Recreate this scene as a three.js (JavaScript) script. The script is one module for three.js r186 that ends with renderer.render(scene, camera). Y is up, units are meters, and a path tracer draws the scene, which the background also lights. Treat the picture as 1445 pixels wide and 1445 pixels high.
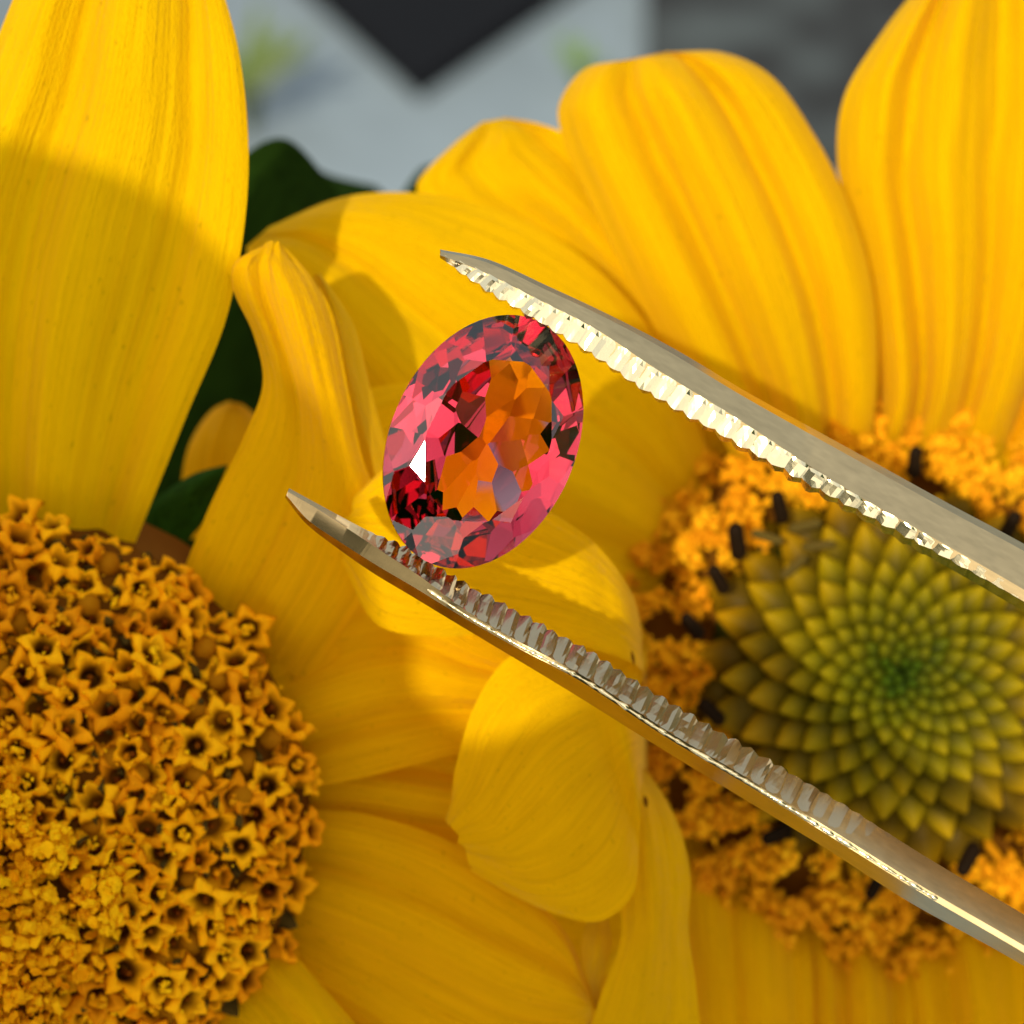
import * as THREE from 'three';
import { ConvexGeometry } from 'three/addons/geometries/ConvexGeometry.js';
import { mergeGeometries, mergeVertices, toCreasedNormals } from 'three/addons/utils/BufferGeometryUtils.js';

// ------------------------------------------------------------------ camera, sky, sun, exposure
const V = (x, y, z) => new THREE.Vector3(x, y, z);
const MM = 0.001, FOV = 20, TAN = Math.tan(FOV * Math.PI / 360), FOCUS = 100;
const PITCH = 45 * Math.PI / 180;
const GEM = V(0, 0.62, 0);                                    // the gem is held 62 cm above the paving
const fwd = V(0, -Math.sin(PITCH), -Math.cos(PITCH)), right = V(1, 0, 0), up = V(0, Math.cos(PITCH), -Math.sin(PITCH)), back = fwd.clone().negate();
const EYE = GEM.clone().addScaledVector(fwd, -FOCUS * MM);
const scene = new THREE.Scene();
const camera = new THREE.PerspectiveCamera(FOV, 1, 0.005, 60);
camera.position.copy(EYE); camera.up.set(0, 1, 0); camera.lookAt(GEM);
camera.focus = FOCUS * MM;
camera.userData.fStop = 72;
scene.add(camera);
const cdir = (x, y, z) => V(0, 0, 0).addScaledVector(right, x).addScaledVector(up, y).addScaledVector(back, z);   // a direction given as right, up, towards the viewer

const SUN = cdir(-0.235, 0.02, 0.97).normalize();
function skyTexture() {
  const w = 512, h = 256, d = new Float32Array(w * h * 4);
  const zen = [0.40, 0.45, 0.52], hor = [1.15, 1.05, 0.92], low = [0.22, 0.20, 0.17];
  for (let j = 0; j < h; j++) for (let i = 0; i < w; i++) {
    const el = ((j + 0.5) / h - 0.5) * Math.PI, az = ((i + 0.5) / w - 0.5) * 2 * Math.PI;
    const p = V(Math.cos(el) * Math.cos(az), Math.sin(el), Math.cos(el) * Math.sin(az));
    const y = p.y, s = Math.max(0, p.dot(SUN));
    const k = Math.pow(Math.max(0, 1 - Math.max(0, y)), 3.2), g = Math.max(0, Math.min(1, -y * 12));
    for (let c = 0; c < 3; c++) {
      let q = zen[c] * (1 - k) + hor[c] * k + [1.0, 0.82, 0.55][c] * (0.9 * Math.pow(s, 8) + 0.25 * Math.pow(s, 2));
      q = q * (1 - g) + low[c] * g;
      d[(j * w + i) * 4 + c] = q * 1.5;
    }
    d[(j * w + i) * 4 + 3] = 1;
  }
  const t = new THREE.DataTexture(d, w, h, THREE.RGBAFormat, THREE.FloatType);
  t.mapping = THREE.EquirectangularReflectionMapping; t.magFilter = t.minFilter = THREE.LinearFilter; t.needsUpdate = true;
  return t;
}
scene.background = skyTexture();
scene.environment = scene.background;

const sun = new THREE.DirectionalLight(new THREE.Color().setRGB(1, 0.90, 0.72), 3.4);
sun.position.copy(GEM).addScaledVector(SUN, 1.5); sun.target.position.copy(GEM);
sun.castShadow = true; sun.shadow.radius = 1.5; sun.shadow.mapSize.set(4096, 4096); sun.shadow.bias = -0.00002;
Object.assign(sun.shadow.camera, { left: -0.08, right: 0.08, top: 0.08, bottom: -0.08, near: 0.5, far: 4 });
scene.add(sun, sun.target);

const renderer = new THREE.WebGLRenderer({ antialias: true });
renderer.toneMapping = THREE.LinearToneMapping;
renderer.toneMappingExposure = 1.06;
renderer.shadowMap.enabled = true;

// ------------------------------------------------------------------ helpers
let seed = 20240611;
function rnd() { seed |= 0; seed = seed + 0x6D2B79F5 | 0; let t = Math.imul(seed ^ seed >>> 15, 1 | seed); t = t + Math.imul(t ^ t >>> 7, 61 | t) ^ t; return ((t ^ t >>> 14) >>> 0) / 4294967296; }
const rr = (a, b) => a + (b - a) * rnd();
const lerp = (a, b, t) => a + (b - a) * t, clamp = (x, a = 0, b = 1) => Math.min(b, Math.max(a, x)), smooth = (a, b, x) => { const t = clamp((x - a) / (b - a)); return t * t * (3 - 2 * t); };
const hash = (x, y, z = 0) => { let h = Math.imul(x | 0, 374761393) + Math.imul(y | 0, 668265263) + Math.imul(z | 0, 2147483647 - 12345); h = Math.imul(h ^ h >>> 13, 1274126177); return ((h ^ h >>> 16) >>> 0) / 4294967296; };
function noise3(x, y, z) {
  const X = Math.floor(x), Y = Math.floor(y), Z = Math.floor(z), f = (t) => t * t * (3 - 2 * t), u = f(x - X), v = f(y - Y), w = f(z - Z);
  const L = (k) => lerp(lerp(hash(X, Y, Z + k), hash(X + 1, Y, Z + k), u), lerp(hash(X, Y + 1, Z + k), hash(X + 1, Y + 1, Z + k), u), v);
  return lerp(L(0), L(1), w) * 2 - 1;
}
function pnoise(x, y, px, py, s) {                            // periodic value noise
  const X = Math.floor(x), Y = Math.floor(y), f = (t) => t * t * (3 - 2 * t), u = f(x - X), v = f(y - Y), m = (a, n) => ((a % n) + n) % n;
  const h = (a, b) => hash(m(a, px), m(b, py), s);
  return lerp(lerp(h(X, Y), h(X + 1, Y), u), lerp(h(X, Y + 1), h(X + 1, Y + 1), u), v) * 2 - 1;
}
function P(px, py, d) {                                       // the place seen at a pixel of the 1445-pixel photograph, d millimetres deep
  const x = (px - 722.5) / 722.5 * TAN * d, y = -(py - 722.5) / 722.5 * TAN * d;
  return EYE.clone().addScaledVector(fwd, d * MM).addScaledVector(right, x * MM).addScaledVector(up, y * MM);
}
function onGround(px, py, y = 0) {
  const r = P(px, py, 100).sub(EYE), k = (y - EYE.y) / r.y;
  return EYE.clone().addScaledVector(r, k);
}
const used = {};
function numbered(n) { used[n] = (used[n] ?? -1) + 1; return used[n] ? n + '_' + String(used[n]).padStart(3, '0') : n; }
function tag(o, label, category, group, kind) {
  if (label) o.userData.label = label;
  if (category) o.userData.category = category;
  if (group) o.userData.group = group;
  if (kind) o.userData.kind = kind;
  return o;
}
function thing(name, label, category, at, group) {
  const o = new THREE.Group(); o.name = numbered(name); o.position.copy(at); scene.add(o);
  return tag(o, label, category, group);
}
function mesh(name, g, m, parent, at) {                       // a mesh whose geometry is in world metres, put under a thing
  const o = new THREE.Mesh(g, m); o.name = name; o.castShadow = o.receiveShadow = true;
  if (at) g.translate(-at.x, -at.y, -at.z);
  parent.add(o); return o;
}
function texture(w, h, f, srgb) {
  const d = new Uint8Array(w * h * 4);
  for (let j = 0; j < h; j++) for (let i = 0; i < w; i++) { const c = f(i / w, j / h), k = (j * w + i) * 4; for (let q = 0; q < 3; q++) d[k + q] = clamp(Array.isArray(c) ? c[q] : c) * 255; d[k + 3] = 255; }
  const t = new THREE.DataTexture(d, w, h); t.wrapS = t.wrapT = THREE.RepeatWrapping; t.magFilter = THREE.LinearFilter; t.minFilter = THREE.LinearMipmapLinearFilter; t.generateMipmaps = true;
  if (srgb) t.colorSpace = THREE.SRGBColorSpace; t.needsUpdate = true; return t;
}
const rgb = (r, g, b) => new THREE.Color().setRGB(r, g, b);
const phys = (o) => new THREE.MeshPhysicalMaterial(o), std = (o) => new THREE.MeshStandardMaterial(o);
function grid(nu, nv, f) {                                    // a sheet of (nu+1) x (nv+1) points f(u, v) -> Vector3 in world metres
  const pos = [], uv = [], ix = [];
  for (let j = 0; j <= nv; j++) for (let i = 0; i <= nu; i++) { const p = f(i / nu, j / nv); pos.push(p.x, p.y, p.z); uv.push(i / nu, j / nv); }
  for (let j = 0; j < nv; j++) for (let i = 0; i < nu; i++) { const a = j * (nu + 1) + i, b = a + 1, c = a + nu + 1, d = c + 1; ix.push(a, b, d, a, d, c); }
  const g = new THREE.BufferGeometry();
  g.setAttribute('position', new THREE.Float32BufferAttribute(pos, 3)); g.setAttribute('uv', new THREE.Float32BufferAttribute(uv, 2)); g.setIndex(ix); g.computeVertexNormals();
  return g;
}
function tube(points, radius, seg = 24, rad = 10) { return new THREE.TubeGeometry(new THREE.CatmullRomCurve3(points), seg, radius, rad, false); }

// ------------------------------------------------------------------ materials
const fibre = (u, v, s) => 0.5 * pnoise(u * 64, v * 4, 64, 4, s) + 0.3 * pnoise(u * 128, v * 10, 128, 10, s + 1) + 0.35 * pnoise(u * 20, v * 3, 20, 3, s + 2);
const petalColour = texture(512, 512, (u, v) => {
  const f = fibre(u, v, 3), m = pnoise(u * 6, v * 6, 6, 6, 9) * 0.5 + pnoise(u * 15, v * 15, 15, 15, 10) * 0.3;
  const q = u * 15 + 0.35 * pnoise(u * 8, v * 5, 8, 5, 14), vein = Math.exp(-Math.pow((q - Math.floor(q) - 0.5) * 13, 2)) * (0.6 + 0.4 * pnoise(u * 15, v * 4, 15, 4, 15));
  const speck = smooth(0.80, 0.95, pnoise(u * 70, v * 70, 70, 70, 16));
  const k = 0.89 + 0.085 * f + 0.06 * m - 0.07 * vein - 0.18 * speck;
  return [k, k * (0.985 + 0.02 * f), k];
});
const petalBump = texture(512, 512, (u, v) => 0.5 + 0.33 * fibre(u, v, 3) + 0.12 * pnoise(u * 150, v * 150, 150, 150, 21));
function petalMaterial(r, g, b) { return phys({ color: rgb(r, g, b), map: petalColour, bumpMap: petalBump, bumpScale: 0.00012, roughness: 1, transmission: 0.42, thickness: 0, ior: 1.3, specularIntensity: 0.12, side: THREE.DoubleSide }); }
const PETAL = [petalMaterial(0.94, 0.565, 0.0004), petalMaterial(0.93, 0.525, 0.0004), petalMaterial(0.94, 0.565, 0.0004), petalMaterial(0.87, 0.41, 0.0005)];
const leafMap = texture(256, 256, (u, v) => { const k = 0.8 + 0.2 * pnoise(u * 24, v * 24, 24, 24, 5) - 0.15 * Math.exp(-Math.pow((u - 0.5) * 40, 2)); return [k, k, k]; });
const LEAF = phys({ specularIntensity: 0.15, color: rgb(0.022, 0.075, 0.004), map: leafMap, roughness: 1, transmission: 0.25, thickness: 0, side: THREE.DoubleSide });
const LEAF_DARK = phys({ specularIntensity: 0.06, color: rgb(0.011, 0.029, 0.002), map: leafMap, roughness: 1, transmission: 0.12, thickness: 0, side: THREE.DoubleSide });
const LEAF_LIGHT = phys({ color: rgb(0.12, 0.22, 0.02), roughness: 1, transmission: 0.3, thickness: 0, side: THREE.DoubleSide });
const LEAF_MID = phys({ color: rgb(0.10, 0.15, 0.03), roughness: 1, transmission: 0.3, thickness: 0, side: THREE.DoubleSide });
const STEM = std({ color: rgb(0.06, 0.11, 0.02), roughness: 0.7 });
const grainBump = texture(256, 256, (u, v) => 0.5 + 0.25 * pnoise(u * 32, v * 32, 32, 32, 31) + 0.25 * pnoise(u * 90, v * 90, 90, 90, 32));
const FLORET = [[0.90, 0.39, 0.002], [0.84, 0.32, 0.002], [0.93, 0.44, 0.003], [0.74, 0.27, 0.002]].map((c) => phys({ color: rgb(...c), vertexColors: true, roughness: 0.8, bumpMap: grainBump, bumpScale: 0.00003, specularIntensity: 0.12 }));
const POLLEN = [[0.94, 0.50, 0.004], [0.92, 0.45, 0.004], [0.88, 0.39, 0.003]].map((c) => phys({ color: rgb(...c), roughness: 1, specularIntensity: 0.1 }));
const FLUFF = [[0.84, 0.38, 0.006], [0.78, 0.33, 0.005], [0.72, 0.29, 0.005], [0.88, 0.43, 0.008]].map((c) => phys({ color: rgb(...c), roughness: 1, specularIntensity: 0.1 }));
const DARK = phys({ color: rgb(0.012, 0.006, 0.002), roughness: 0.6, specularIntensity: 0.1 }), BROWN = phys({ color: rgb(0.14, 0.050, 0.003), roughness: 1, specularIntensity: 0.1 });
const AMBER = phys({ color: rgb(0.24, 0.090, 0.003), roughness: 1, specularIntensity: 0.1 });
const OLIVE = phys({ color: rgb(0.085, 0.058, 0.010), roughness: 0.9, specularIntensity: 0.15 }), MOSS = phys({ color: rgb(0.030, 0.032, 0.002), roughness: 1, specularIntensity: 0.1 });
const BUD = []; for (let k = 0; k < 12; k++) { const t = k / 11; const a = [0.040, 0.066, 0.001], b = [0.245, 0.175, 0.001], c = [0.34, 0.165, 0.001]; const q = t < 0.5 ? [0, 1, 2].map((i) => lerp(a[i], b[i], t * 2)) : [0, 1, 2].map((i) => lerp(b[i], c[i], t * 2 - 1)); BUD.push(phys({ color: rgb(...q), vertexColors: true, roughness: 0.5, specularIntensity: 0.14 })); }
const scratch = texture(512, 512, (u, v) => 0.5 + 0.22 * pnoise(u * 8, v * 70, 8, 70, 41) + 0.16 * pnoise(u * 40, v * 40, 40, 40, 42) + 0.10 * pnoise(u * 120, v * 120, 120, 120, 43));
const steelRough = texture(256, 256, (u, v) => { const k = 0.62 + 0.2 * pnoise(u * 10, v * 10, 10, 10, 51) + 0.18 * pnoise(u * 40, v * 60, 40, 60, 52); return [k, k, k]; });
const tarnish = texture(256, 256, (u, v) => { const k = 0.93 + 0.03 * pnoise(u * 9, v * 9, 9, 9, 81) + 0.03 * pnoise(u * 30, v * 30, 30, 30, 82); return [k, k * 0.99, k * 0.97]; }, true);
const STEEL = std({ color: rgb(0.66, 0.51, 0.27), metalness: 1, roughness: 0.18, map: tarnish, side: THREE.DoubleSide });
const STEEL_TOOTH = std({ color: rgb(0.82, 0.72, 0.45), metalness: 1, roughness: 0.19, side: THREE.DoubleSide });

const STEEL_WORN = std({ color: rgb(0.47, 0.38, 0.23), metalness: 1, roughness: 0.15, side: THREE.DoubleSide });

// ------------------------------------------------------------------ setting: pale paving and what lies on it, far out of focus
const groundMap = texture(512, 512, (u, v) => { const k = 0.68 + 0.5 * pnoise(u * 7, v * 7, 7, 7, 61) + 0.08 * pnoise(u * 40, v * 40, 40, 40, 62) + 0.05 * pnoise(u * 200, v * 200, 200, 200, 63); return [k, k * 1.01, k * 1.03]; });
groundMap.repeat.set(22, 22);
const gg = new THREE.PlaneGeometry(40, 40, 1, 1); gg.rotateX(-Math.PI / 2);
const ground = new THREE.Mesh(gg, std({ color: rgb(0.21, 0.265, 0.295), map: groundMap, roughness: 0.9 }));
ground.name = 'paving'; ground.receiveShadow = true; tag(ground, 'pale grey paving far below the flowers, out of focus', null, null, 'structure'); scene.add(ground);

function slab(name, label, category, corners, h, m) {         // a flat body with the given ground corners
  const at = corners[0].clone(); at.y = 0;
  const o = thing(name, label, category, at);
  const s = new THREE.Shape(corners.map((c) => new THREE.Vector2(c.x - at.x, -(c.z - at.z))));
  const g = new THREE.ExtrudeGeometry(s, { depth: h, bevelEnabled: true, bevelThickness: 0.001, bevelSize: 0.001, bevelSegments: 2 }); g.rotateX(-Math.PI / 2); g.translate(0, 0.001, 0);
  mesh('plate', g, m, o); return o;
}
{
  const c = onGround(593, 140), a = onGround(425, -15), b = onGround(800, -2);
  const da = a.clone().sub(c).normalize().multiplyScalar(0.32), db = b.clone().sub(c).normalize().multiplyScalar(0.22);
  slab('black_panel', 'black flat panel whose square corner points down between the yellow petals, out of focus', 'panel', [c, c.clone().add(da), c.clone().add(da).add(db), c.clone().add(db)], 0.008, phys({ color: rgb(0.006, 0.007, 0.009), roughness: 0.9, specularIntensity: 0.15 }));
  const q = [onGround(912, 230), onGround(915, -60), onGround(1330, -60), onGround(1330, 260)];
  const mott = texture(256, 256, (u, v) => { const k = clamp(0.75 + 0.95 * pnoise(u * 5, v * 5, 5, 5, 71) + 0.2 * pnoise(u * 16, v * 16, 16, 16, 72), 0.08, 1.8) / 1.8; return [k * 0.95, k, k]; });
  mott.repeat.set(9, 9);
  slab('stone_slab', 'dark grey mottled slab behind the large yellow petals at upper right, out of focus', 'slab', q, 0.012, std({ color: rgb(0.046, 0.057, 0.058), map: mott, roughness: 0.8 }));
}

// ------------------------------------------------------------------ petals and leaves
// A blade is lofted between its two edges, each a list of [px, py, depth] from base to tip; bulge (mm towards the viewer) along its length, ridges across it.
function blade({ L, R, bulge = [0, 0.6, 0.4], ridges = 3, amp = 0.14, wave = 0.25, rag = 0.0, phase = 0, nu = 44, nv = 64, skew = 0, id = 1, uvw = 1, dz: shift = 0 }) {
  const mk = (a) => new THREE.CatmullRomCurve3(a.map((q) => V(q[0], q[1], q[2])), false, 'centripetal');
  const cl = mk(L), cr = mk(R);
  const at = (arr, t) => { const x = t * (arr.length - 1), i = Math.min(arr.length - 2, Math.floor(x)); return lerp(arr[i], arr[i + 1], smooth(0, 1, x - i)); };
  const g = grid(nu, nv, (s, t) => {
    const a = cl.getPoint(t), b = cr.getPoint(t), c = a.clone().lerp(b, s);
    const w = Math.hypot(a.x - b.x, a.y - b.y) * 0.031;
    const edge = 4 * s * (1 - s);
    let dz = at(bulge, t) * edge;
    const fade = smooth(0, 0.1, t) * (1 - 0.75 * smooth(0.7, 1, t)) * Math.min(1, w / 3);
    const sw = s + 0.02 * noise3(t * 3, id, 2) + 0.012 * noise3(t * 8, id, 3);
    const rib = (x) => 2 * Math.pow(Math.abs(Math.sin(Math.PI * x)), 1.05) - 1;                  // rounded ribs between narrow grooves
    dz += fade * amp * 1.15 * (rib(ridges * sw + phase / 6.283 + 0.18 * noise3(sw * 2.3, id, 4)) + 0.12 * rib(ridges * 2.63 * sw + phase + id) + 0.14 * noise3(s * ridges * 6, t * 1.5, id + 9));
    dz += wave * noise3(s * 2.1 + id * 7.3, t * 3.1, id) * smooth(0.1, 0.5, t);
    dz += skew * (s - 0.5) * w;
    if (rag) { const k = smooth(0.62, 1, t); c.x += rag * k * noise3(s * 14, t * 6, id + 3); c.y += rag * k * noise3(s * 14, t * 6, id + 5); }
    return P(c.x, c.y, c.z - dz + shift);
  });
  const uv = g.attributes.uv; for (let i = 0; i < uv.count; i++) uv.setXY(i, uv.getX(i) * uvw + id * 0.137, uv.getY(i) + id * 0.31);
  return g;
}
// A petal of a flower given by its base, direction and length in the flower's own frame (for those the picture hardly shows).
function freePetal(F, az, r0, len, width, rise, curl, id) {
  const dir = (a) => F.t1.clone().multiplyScalar(Math.cos(a)).addScaledVector(F.t2, Math.sin(a));
  const d = dir(az), q = dir(az + Math.PI / 2);
  return grid(24, 40, (s, t) => {
    const w = width * Math.pow(Math.sin(Math.PI * Math.min(1, 0.14 + t * 0.86)), 0.55) * (s - 0.5);
    const out = r0 + len * t * Math.cos(rise), z = len * t * Math.sin(rise) + curl * t * t + 0.9 * (1 - 4 * (s - 0.5) ** 2) * Math.sin(Math.PI * t) + 0.12 * Math.cos(2 * Math.PI * 3 * s + id) * smooth(0, 0.1, t);
    return F.c.clone().addScaledVector(d, out * MM).addScaledVector(q, w * MM).addScaledVector(F.n, (z - 1.5) * MM);
  });
}
function flowerFrame(c, n) {
  const t2 = up.clone().addScaledVector(n, -up.dot(n)).normalize(), t1 = t2.clone().cross(n).normalize();
  return { c, n, t1, t2 };
}
function dome(F, R, H, x, y) {                                // point and normal on a flower's domed disc, x and y in mm in its frame
  const r2 = Math.min(0.985, (x * x + y * y) / (R * R)), z = H * Math.sqrt(1 - r2);
  const nx = x / (R * R), ny = y / (R * R), nz = z / (H * H) + 1e-4;
  const p = F.c.clone().addScaledVector(F.t1, x * MM).addScaledVector(F.t2, y * MM).addScaledVector(F.n, z * MM);
  const n = F.t1.clone().multiplyScalar(nx).addScaledVector(F.t2, ny).addScaledVector(F.n, nz).normalize();
  return { p, n };
}
function place(o, parent, p, xAxis, z, s, at) {               // local x along xAxis, local z along z
  const zz = z.clone().normalize(), yy = zz.clone().cross(xAxis).normalize(), xx = yy.clone().cross(zz);
  const m = new THREE.Matrix4().makeBasis(xx, yy, zz);
  o.quaternion.setFromRotationMatrix(m); o.position.copy(p).sub(at); o.scale.set(s[0], s[1], s[2]); o.castShadow = o.receiveShadow = true; parent.add(o);
}
function shellDome(F, R, H) { return grid(64, 24, (u, v) => { const a = u * Math.PI * 2, r = R * Math.sin(v * Math.PI / 2); return dome(F, R * 1.001, H, r * Math.cos(a), r * Math.sin(a)).p; }); }

// small shapes in mm, local z away from the flower
function floretGeometry(k) {                                  // a fleshy funnel with five recurved lobes; some still half shut, some with a column of pollen
  const N = 50, M = 11, pos = [], col = [], ix = [], shut = k % 4 === 3 ? rr(0.55, 0.8) : rr(0.95, 1.1);
  const lob = Array.from({ length: 5 }, () => [rr(0.82, 1.2), rr(0.05, 0.75), rr(-0.2, 0.2), rr(0.10, 0.30)]), open = rr(0.36, 0.46) * shut, deep = rr(0.5, 0.9);
  const ringAt = (j, i) => {
    const th = i / N * 2 * Math.PI, lf = th / (2 * Math.PI) * 5, l = Math.round(lf) % 5, ph = Math.abs(lf - Math.round(lf)) * 2 * Math.PI / 5;
    const [ln, cu, sd, cup] = lob[l], c = 1 - ph / (Math.PI / 5);
    const rim = (0.60 + 0.56 * ln * (0.70 * Math.pow(c, 0.62) + 0.30 * Math.pow(c, 3))) * shut;
    const at = (r, z, d, q = 0) => [r * Math.cos(th + sd * q * c), r * Math.sin(th + sd * q * c), z, d];
    const lift = (q) => (0.52 * Math.sin(q * 2.3) * (0.5 + 0.5 * c) + 0.35 * (1.05 - shut) * q - cu * q * q * c * c) - cup * q * (1 - c) + 0.08 * q * Math.exp(-Math.pow((1 - c) * 4, 2));
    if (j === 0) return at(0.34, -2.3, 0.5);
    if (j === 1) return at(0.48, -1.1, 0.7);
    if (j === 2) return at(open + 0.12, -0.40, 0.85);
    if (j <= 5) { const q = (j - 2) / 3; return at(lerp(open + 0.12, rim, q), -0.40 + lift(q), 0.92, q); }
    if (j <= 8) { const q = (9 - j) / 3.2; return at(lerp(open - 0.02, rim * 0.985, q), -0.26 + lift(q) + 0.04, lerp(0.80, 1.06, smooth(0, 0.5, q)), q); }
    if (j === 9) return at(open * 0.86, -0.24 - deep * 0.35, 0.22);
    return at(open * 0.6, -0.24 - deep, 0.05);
  };
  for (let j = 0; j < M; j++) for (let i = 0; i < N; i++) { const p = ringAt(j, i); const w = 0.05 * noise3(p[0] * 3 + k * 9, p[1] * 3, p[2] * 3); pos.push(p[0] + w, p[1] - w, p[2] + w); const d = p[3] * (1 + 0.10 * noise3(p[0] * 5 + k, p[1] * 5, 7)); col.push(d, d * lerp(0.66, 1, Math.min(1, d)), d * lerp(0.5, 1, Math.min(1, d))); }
  for (let j = 0; j < M - 1; j++) for (let i = 0; i < N; i++) { const a = j * N + i, b = j * N + (i + 1) % N, c = a + N, d = b + N; ix.push(a, b, d, a, d, c); }
  const g = new THREE.BufferGeometry(); g.setAttribute('position', new THREE.Float32BufferAttribute(pos, 3)); g.setAttribute('color', new THREE.Float32BufferAttribute(col, 3)); g.setIndex(ix); g.computeVertexNormals(); g.rotateZ(rr(0, 6.28));
  const parts = [g.toNonIndexed()];
  const paint = (q, c) => { q.setAttribute('color', new THREE.Float32BufferAttribute(Array.from({ length: q.attributes.position.count * 3 }, (_, i) => c[i % 3]), 3)); parts.push(q.index ? q.toNonIndexed() : q); };
  const st = new THREE.CylinderGeometry(0.11, 0.16, 0.62, 7, 2); st.rotateX(Math.PI / 2); st.rotateY(rr(-0.3, 0.3)); st.translate(rr(-0.1, 0.1), rr(-0.1, 0.1), -0.5 * deep - 0.2); st.deleteAttribute('uv'); paint(st, [0.18, 0.10, 0.06]);
  if (k % 3 === 1) for (let n = 0; n < 5; n++) { const q = crumb(rr(0.09, 0.17), 0.8, 1); q.translate(rr(-0.2, 0.2), rr(-0.2, 0.2), rr(-0.25, 0.3)); paint(q, [1.05, 1.25, 1.2]); }
  for (let n = 0; n < 4; n++) { const a = rr(0, 6.28), q = crumb(rr(0.04, 0.075), 0.6, 1), r = rr(0.4, 1.0); q.translate(r * Math.cos(a), r * Math.sin(a), rr(-0.05, 0.2)); paint(q, [1.05, 1.3, 1.3]); }
  return mergeGeometries(parts);
}
function crumb(size, rough, detail = 2) {                     // a rough grain
  const g = mergeVertices(new THREE.IcosahedronGeometry(1, detail).deleteAttribute('uv').deleteAttribute('normal')), p = g.attributes.position, o = rnd() * 100;
  const sx = rr(0.7, 1.3), sy = rr(0.7, 1.3), sz = rr(0.6, 1.2);
  for (let i = 0; i < p.count; i++) { const x = p.getX(i), y = p.getY(i), z = p.getZ(i); const k = size * (1 + rough * (noise3(x * 1.7 + o, y * 1.7, z * 1.7) + 0.6 * noise3(x * 4 + o, y * 4, z * 4))); p.setXYZ(i, x * k * sx, y * k * sy, z * k * sz); }
  g.computeVertexNormals(); return g;
}
function flake(size) {                                        // a small curled torn lobe
  const o = rnd() * 99, cu = rr(0.4, 1.4), g = grid(5, 6, (u, v) => { const w = (u - 0.5) * 0.8 * Math.sin(Math.PI * (0.15 + 0.8 * v)) * (1 + 0.35 * noise3(u * 4 + o, v * 5, 1)), a = v * cu; return V(w, Math.sin(a) / cu, (1 - Math.cos(a)) / cu + 0.8 * (u - 0.5) ** 2 + 0.12 * noise3(u * 3, v * 4, o)).multiplyScalar(size); });
  g.deleteAttribute('uv'); return g;
}
function clumpGeometry(n, spread, grain, tall) {
  const gs = [];
  for (let i = 0; i < n; i++) {
    const g = rnd() < 0.55 ? crumb(grain * rr(0.45, 1), 0.75, 2) : flake(grain * rr(1.2, 2.3));
    g.rotateX(rr(0, 6.3)); g.rotateY(rr(0, 6.3)); g.rotateZ(rr(0, 6.3));
    const a = rr(0, 6.28), r = spread * Math.sqrt(rnd()); g.translate(r * Math.cos(a), r * Math.sin(a), rr(-0.5, 1) * tall); gs.push(g);
  }
  const s = new THREE.CylinderGeometry(0.18, 0.26, 1.8, 7, 1); s.rotateX(Math.PI / 2); s.translate(0, 0, -1.0); s.deleteAttribute('uv'); gs.push(s);
  return mergeGeometries(gs.map((g) => g.index ? g.toNonIndexed() : g));
}
function budGeometry(k) {                                     // a plump scale with a pointed, lifted tip: x outward, z away from the disc
  const g = new THREE.SphereGeometry(1, 20, 14), p = g.attributes.position, col = [];
  for (let i = 0; i < p.count; i++) {
    let x = p.getX(i), y = p.getY(i), z = p.getZ(i);
    const t = clamp((x + 1) / 2), taper = (1 - 0.72 * Math.pow(t, 1.7)) * (0.75 + 0.25 * smooth(0, 0.35, t));
    y *= taper; z *= (1 - 0.35 * t * t);
    z += 0.30 * Math.exp(-Math.pow(y / 0.25, 2)) * (z > 0 ? 1 : 0) * t;                    // keel
    z += 0.55 * t * t;                                                                       // lifted tip
    p.setXYZ(i, x * 1.12, y * 1.10, z * 0.66);
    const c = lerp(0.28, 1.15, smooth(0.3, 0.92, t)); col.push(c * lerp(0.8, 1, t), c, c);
  }
  g.setAttribute('color', new THREE.Float32BufferAttribute(col, 3)); g.computeVertexNormals(); g.deleteAttribute('uv'); return g;
}
function bractGeometry() { const g = grid(6, 8, (u, v) => { const w = (u - 0.5) * 0.95 * Math.pow(Math.sin(Math.PI * (0.25 + 0.75 * v)), 0.8); return V(w, 0.25 * (1 - 4 * (u - 0.5) ** 2) + 0.3 * v * v, -1.6 + v * 1.75); }); g.deleteAttribute('uv'); return g; }

const florets = Array.from({ length: 18 }, (_, k) => floretGeometry(k));
const clumps = Array.from({ length: 9 }, () => clumpGeometry(30, 0.72, 0.25, 0.65));
const bracts = [bractGeometry()];
const budG = budGeometry(0);
const unopened = (() => { const g = new THREE.SphereGeometry(1, 12, 9), p = g.attributes.position; for (let i = 0; i < p.count; i++) { const a = Math.atan2(p.getY(i), p.getX(i)), k = 1 - 0.07 * Math.pow(Math.abs(Math.cos(2.5 * a)), 6); p.setXYZ(i, p.getX(i) * k, p.getY(i) * k, p.getZ(i)); } g.computeVertexNormals(); g.deleteAttribute('uv'); g.setAttribute('color', new THREE.Float32BufferAttribute(new Float32Array(p.count * 3).fill(0.45), 3)); return g; })();
const stub = (() => { const g = new THREE.CapsuleGeometry(0.40, 1.15, 4, 10, 3); g.rotateX(Math.PI / 2); const p = g.attributes.position; for (let i = 0; i < p.count; i++) { const k = 1 + 0.16 * noise3(p.getX(i) * 3, p.getY(i) * 3, p.getZ(i) * 2); p.setXYZ(i, p.getX(i) * k, p.getY(i) * k, p.getZ(i)); } g.computeVertexNormals(); return g; })();
const GOLD = Math.PI * (3 - Math.sqrt(5));

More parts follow.
